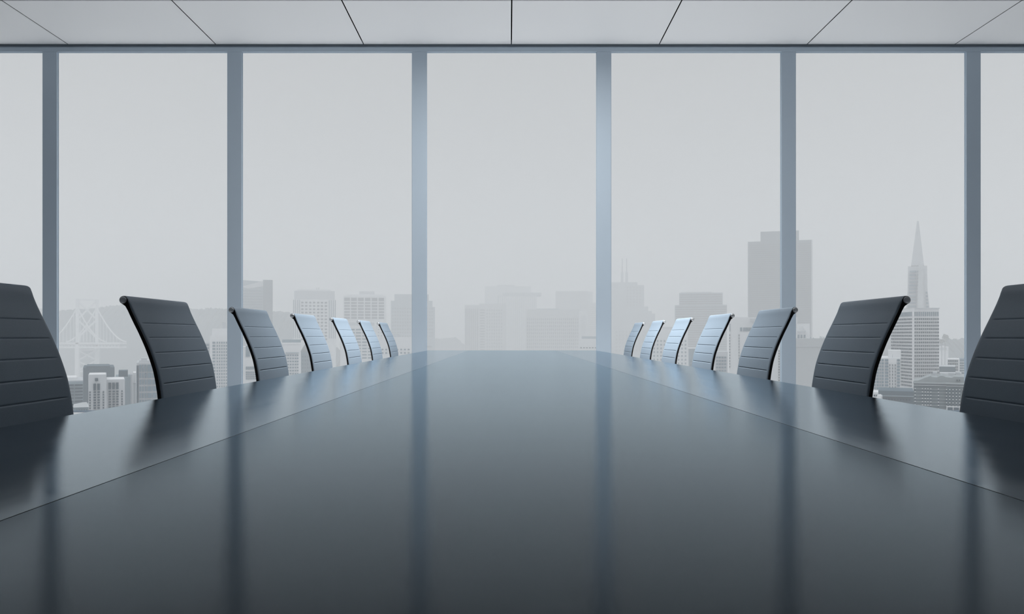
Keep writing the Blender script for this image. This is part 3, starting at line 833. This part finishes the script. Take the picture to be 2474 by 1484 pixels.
T.block('shop_front', 'b_white', 2286.5, 2340, 980, 1000, 1, -1.9)
for x in (2289, 2304, 2319): T.block('shop_window', 'b_window', x, x + 12, 982, 1000, .3, -2.1)
T.done()

T = Tower('office_building', 'pale block with square windows and a glazed end left of the sixth mullion', 'building', 2310, 420)
T.block('body', 'b_white', 2288.5, 2318, 868.5, None, 20); T.block('glazed_end', 'b_window_pale', 2318, 2336, 868, None, 20, .5)
T.block('corner_pier', 'b_white', 2315.5, 2318.5, 868, None, 1, -.4)
T.grid(span(2290.5, 4.1, 6, 2.8), [(870, 875), (877.5, 882), (885, 890), (892, 896)])
for i in range(7): T.win(2318.5, 2335, 874 + 6 * i, 875.2 + 6 * i, m='b_white', name='spandrel', dy=.5, out=.4)
T.done()
T = Tower('low_building', 'flat dark slate roofed building between the white grid tower and the glazed end block', 'building', 2288, 370)
T.block('body', 'b_dark', 2269, 2308, 886.5, None, 16); T.block('roof_edge', 'b_pale', 2269, 2308, 885.6, 887, 15, .3); T.block('annex', 'b_pale', 2271, 2322, 899, None, 8, -9); T.done()
for x0, x1, y, lb in ((2269, 2274, 838, 'narrow white housing block on the wooded hillside, next to the white grid tower'),
                      (2276, 2282, 836, 'tallest of three white housing blocks on the wooded hillside'),
                      (2284, 2291.5, 838, 'widest of three white housing blocks on the wooded hillside')):
    T = Tower('housing_block', lb, 'building', (x0 + x1) / 2, 640, 'white housing blocks on the hillside')
    T.block('body', 'b_white', x0, x1, y, None, 14); T.grid([(x0 + 1, x0 + 2), (x0 + 3, x0 + 4)], [(841, 842.5), (844.5, 846)], m='b_window_pale'); T.done()

# trees in front of the hills at the right
rt = random.Random(3)
def tree(px, py, d, h, w, label):
    p = at(px, py, d); r = empty('tree', p - Vector((0, 0, h))); tag(r, label, 'tree', 'trees on the hillside')
    bm = bmesh.new(); cyl(bm, (0, 0, -6), (0, 0, h * .5), w * .06, 8); link('trunk', bm, M['tree'], r)
    bm = bmesh.new()
    for i in range(14):
        c = Vector((rt.uniform(-.33, .33) * w, rt.uniform(-.33, .33) * w, h * rt.uniform(.4, .86)))
        bmesh.ops.create_icosphere(bm, subdivisions=2, radius=w * rt.uniform(.14, .24), matrix=Matrix.Translation(c))
    for q in bm.verts: q.co += Vector([rt.uniform(-.03, .03) * w for _ in range(3)])
    link('crown', bm, M['tree'], r)
tree(2283, 807, 660, 7, 5.5, 'round topped tree standing above the hillside housing')
tree(2274, 819, 630, 4, 4.5, 'low bushy tree beside the hillside housing')

# ---- the haze over the city
bm = bmesh.new(); box(bm, -4300, 4300, 11.5, 5900, GZ - 1, 300)
hb = link('haze', bm, M['haze']); tag(hb, 'pale grey haze over the whole city outside the windows', 'haze', kind='stuff')


# labels of the setting
words = ['first', 'second', 'third', 'fourth', 'fifth', 'sixth', 'seventh', 'eighth']
setting = {
    'floor': ('pale smooth floor under the conference table', 'floor'),
    'ceiling': ('white ceiling of large panels with thin dark joints', 'ceiling'),
    'ceiling_void': ('dark void behind the open ceiling joints', 'ceiling'),
    'wall_left': ('plain dark grey wall at the left end of the windows', 'wall'),
    'wall_right': ('plain dark grey wall at the right end of the windows', 'wall'),
    'wall_back': ('plain dark wall opposite the windows', 'wall'),
    'trim_1': ('blue grey head rail along the top of the windows', 'window frame'),
    'trim_2': ('recessed dark strip between head rail and ceiling', 'window frame'),
    'trim_3': ('low sill rail along the foot of the windows', 'window frame'),
    'ground': ('pale city ground far below the windows', 'ground'),
    'water': ('grey water beyond the nearest buildings', 'water'),
    'hill': ('long wooded hill behind the suspension bridge', 'hill'),
    'hill.001': ('small low hill beside the centre cluster of towers', 'hill'),
    'hill.002': ('wooded hillside right of the white grid tower', 'hill'),
    'hill.003': ('faint distant hills behind the pyramid tower', 'hill')}
for i in range(8): setting['trim_%d' % (i + 4)] = ('upright blue grey window mullion, %s of eight from the left' % words[i], 'window frame')
for i in range(7): setting['window_%d' % (i + 1)] = ('tall clear floor to ceiling window, %s of seven from the left' % words[i], 'window')
for k, (lb, ct) in setting.items(): tag(bpy.data.objects[k], lb, ct)

# ------------------------------------------------------------------ sky
W = bpy.data.worlds.new('sky'); S.world = W; W.use_nodes = True
nt = W.node_tree; N = nt.nodes; L = nt.links
bg = N['Background']
tc = N.new('ShaderNodeTexCoord'); sp = N.new('ShaderNodeSeparateXYZ')
L.new(tc.outputs['Generated'], sp.inputs[0])
cr = N.new('ShaderNodeValToRGB'); e = cr.color_ramp.elements
mr = N.new('ShaderNodeMapRange'); mr.inputs['From Min'].default_value = -1; mr.inputs['From Max'].default_value = 1
L.new(sp.outputs['Z'], mr.inputs[0]); L.new(mr.outputs[0], cr.inputs[0])
hor = (.56, .57, .575, 1)
ZEN = 4.5
e[0].position = 0; e[0].color = (.4, .43, .46, 1)
e[1].position = 1; e[1].color = tuple(c * ZEN / 4 for c in (.59, .60, .62)) + (1,)
for p, c in ((.49, (.50, .53, .55, 1)), (.51, hor), (.66, hor), (.8, tuple(x * ZEN * .85 for x in hor[:3]) + (1,))):
    q = e.new(p); q.color = tuple(x / 4 for x in c[:3]) + (1,)
e[0].color = (.1, .108, .115, 1)
L.new(cr.outputs[0], bg.inputs['Color']); bg.inputs['Strength'].default_value = 4.0

# daylight sampling aid at the window wall (a Cycles light portal adds no light of its own)
pd = bpy.data.lights.new('window_daylight', 'AREA'); pd.shape = 'RECTANGLE'; pd.size = 2 * HALF; pd.size_y = CEIL
pd.cycles.is_portal = True
po = bpy.data.objects.new('window_daylight', pd); COL.objects.link(po)
po.location = (0, WY + .3, CEIL / 2); po.rotation_euler = (math.radians(-90), 0, 0)

# ------------------------------------------------------------------ camera and view
cd = bpy.data.cameras.new('camera'); cd.sensor_width = 36; cd.lens = F / 2474 * 36
cd.shift_x = (1237 - VX) / 2474; cd.shift_y = (VY - 742) / 2474
cd.clip_start = .01; cd.clip_end = 8000
co = bpy.data.objects.new('camera', cd); COL.objects.link(co)
co.location = CAM; co.rotation_euler = (math.radians(90), 0, 0)
S.camera = co
v = S.view_settings
S.display_settings.display_device = 'sRGB'
v.view_transform = 'Standard'; v.look = 'None'; v.gamma = 1; v.use_curve_mapping = False; v.exposure = -0.80
c = S.cycles
c.max_bounces = 10; c.diffuse_bounces = 6; c.glossy_bounces = 4; c.transparent_max_bounces = 12; c.volume_bounces = 3
c.caustics_reflective = False; c.caustics_refractive = False
c.use_denoising = True
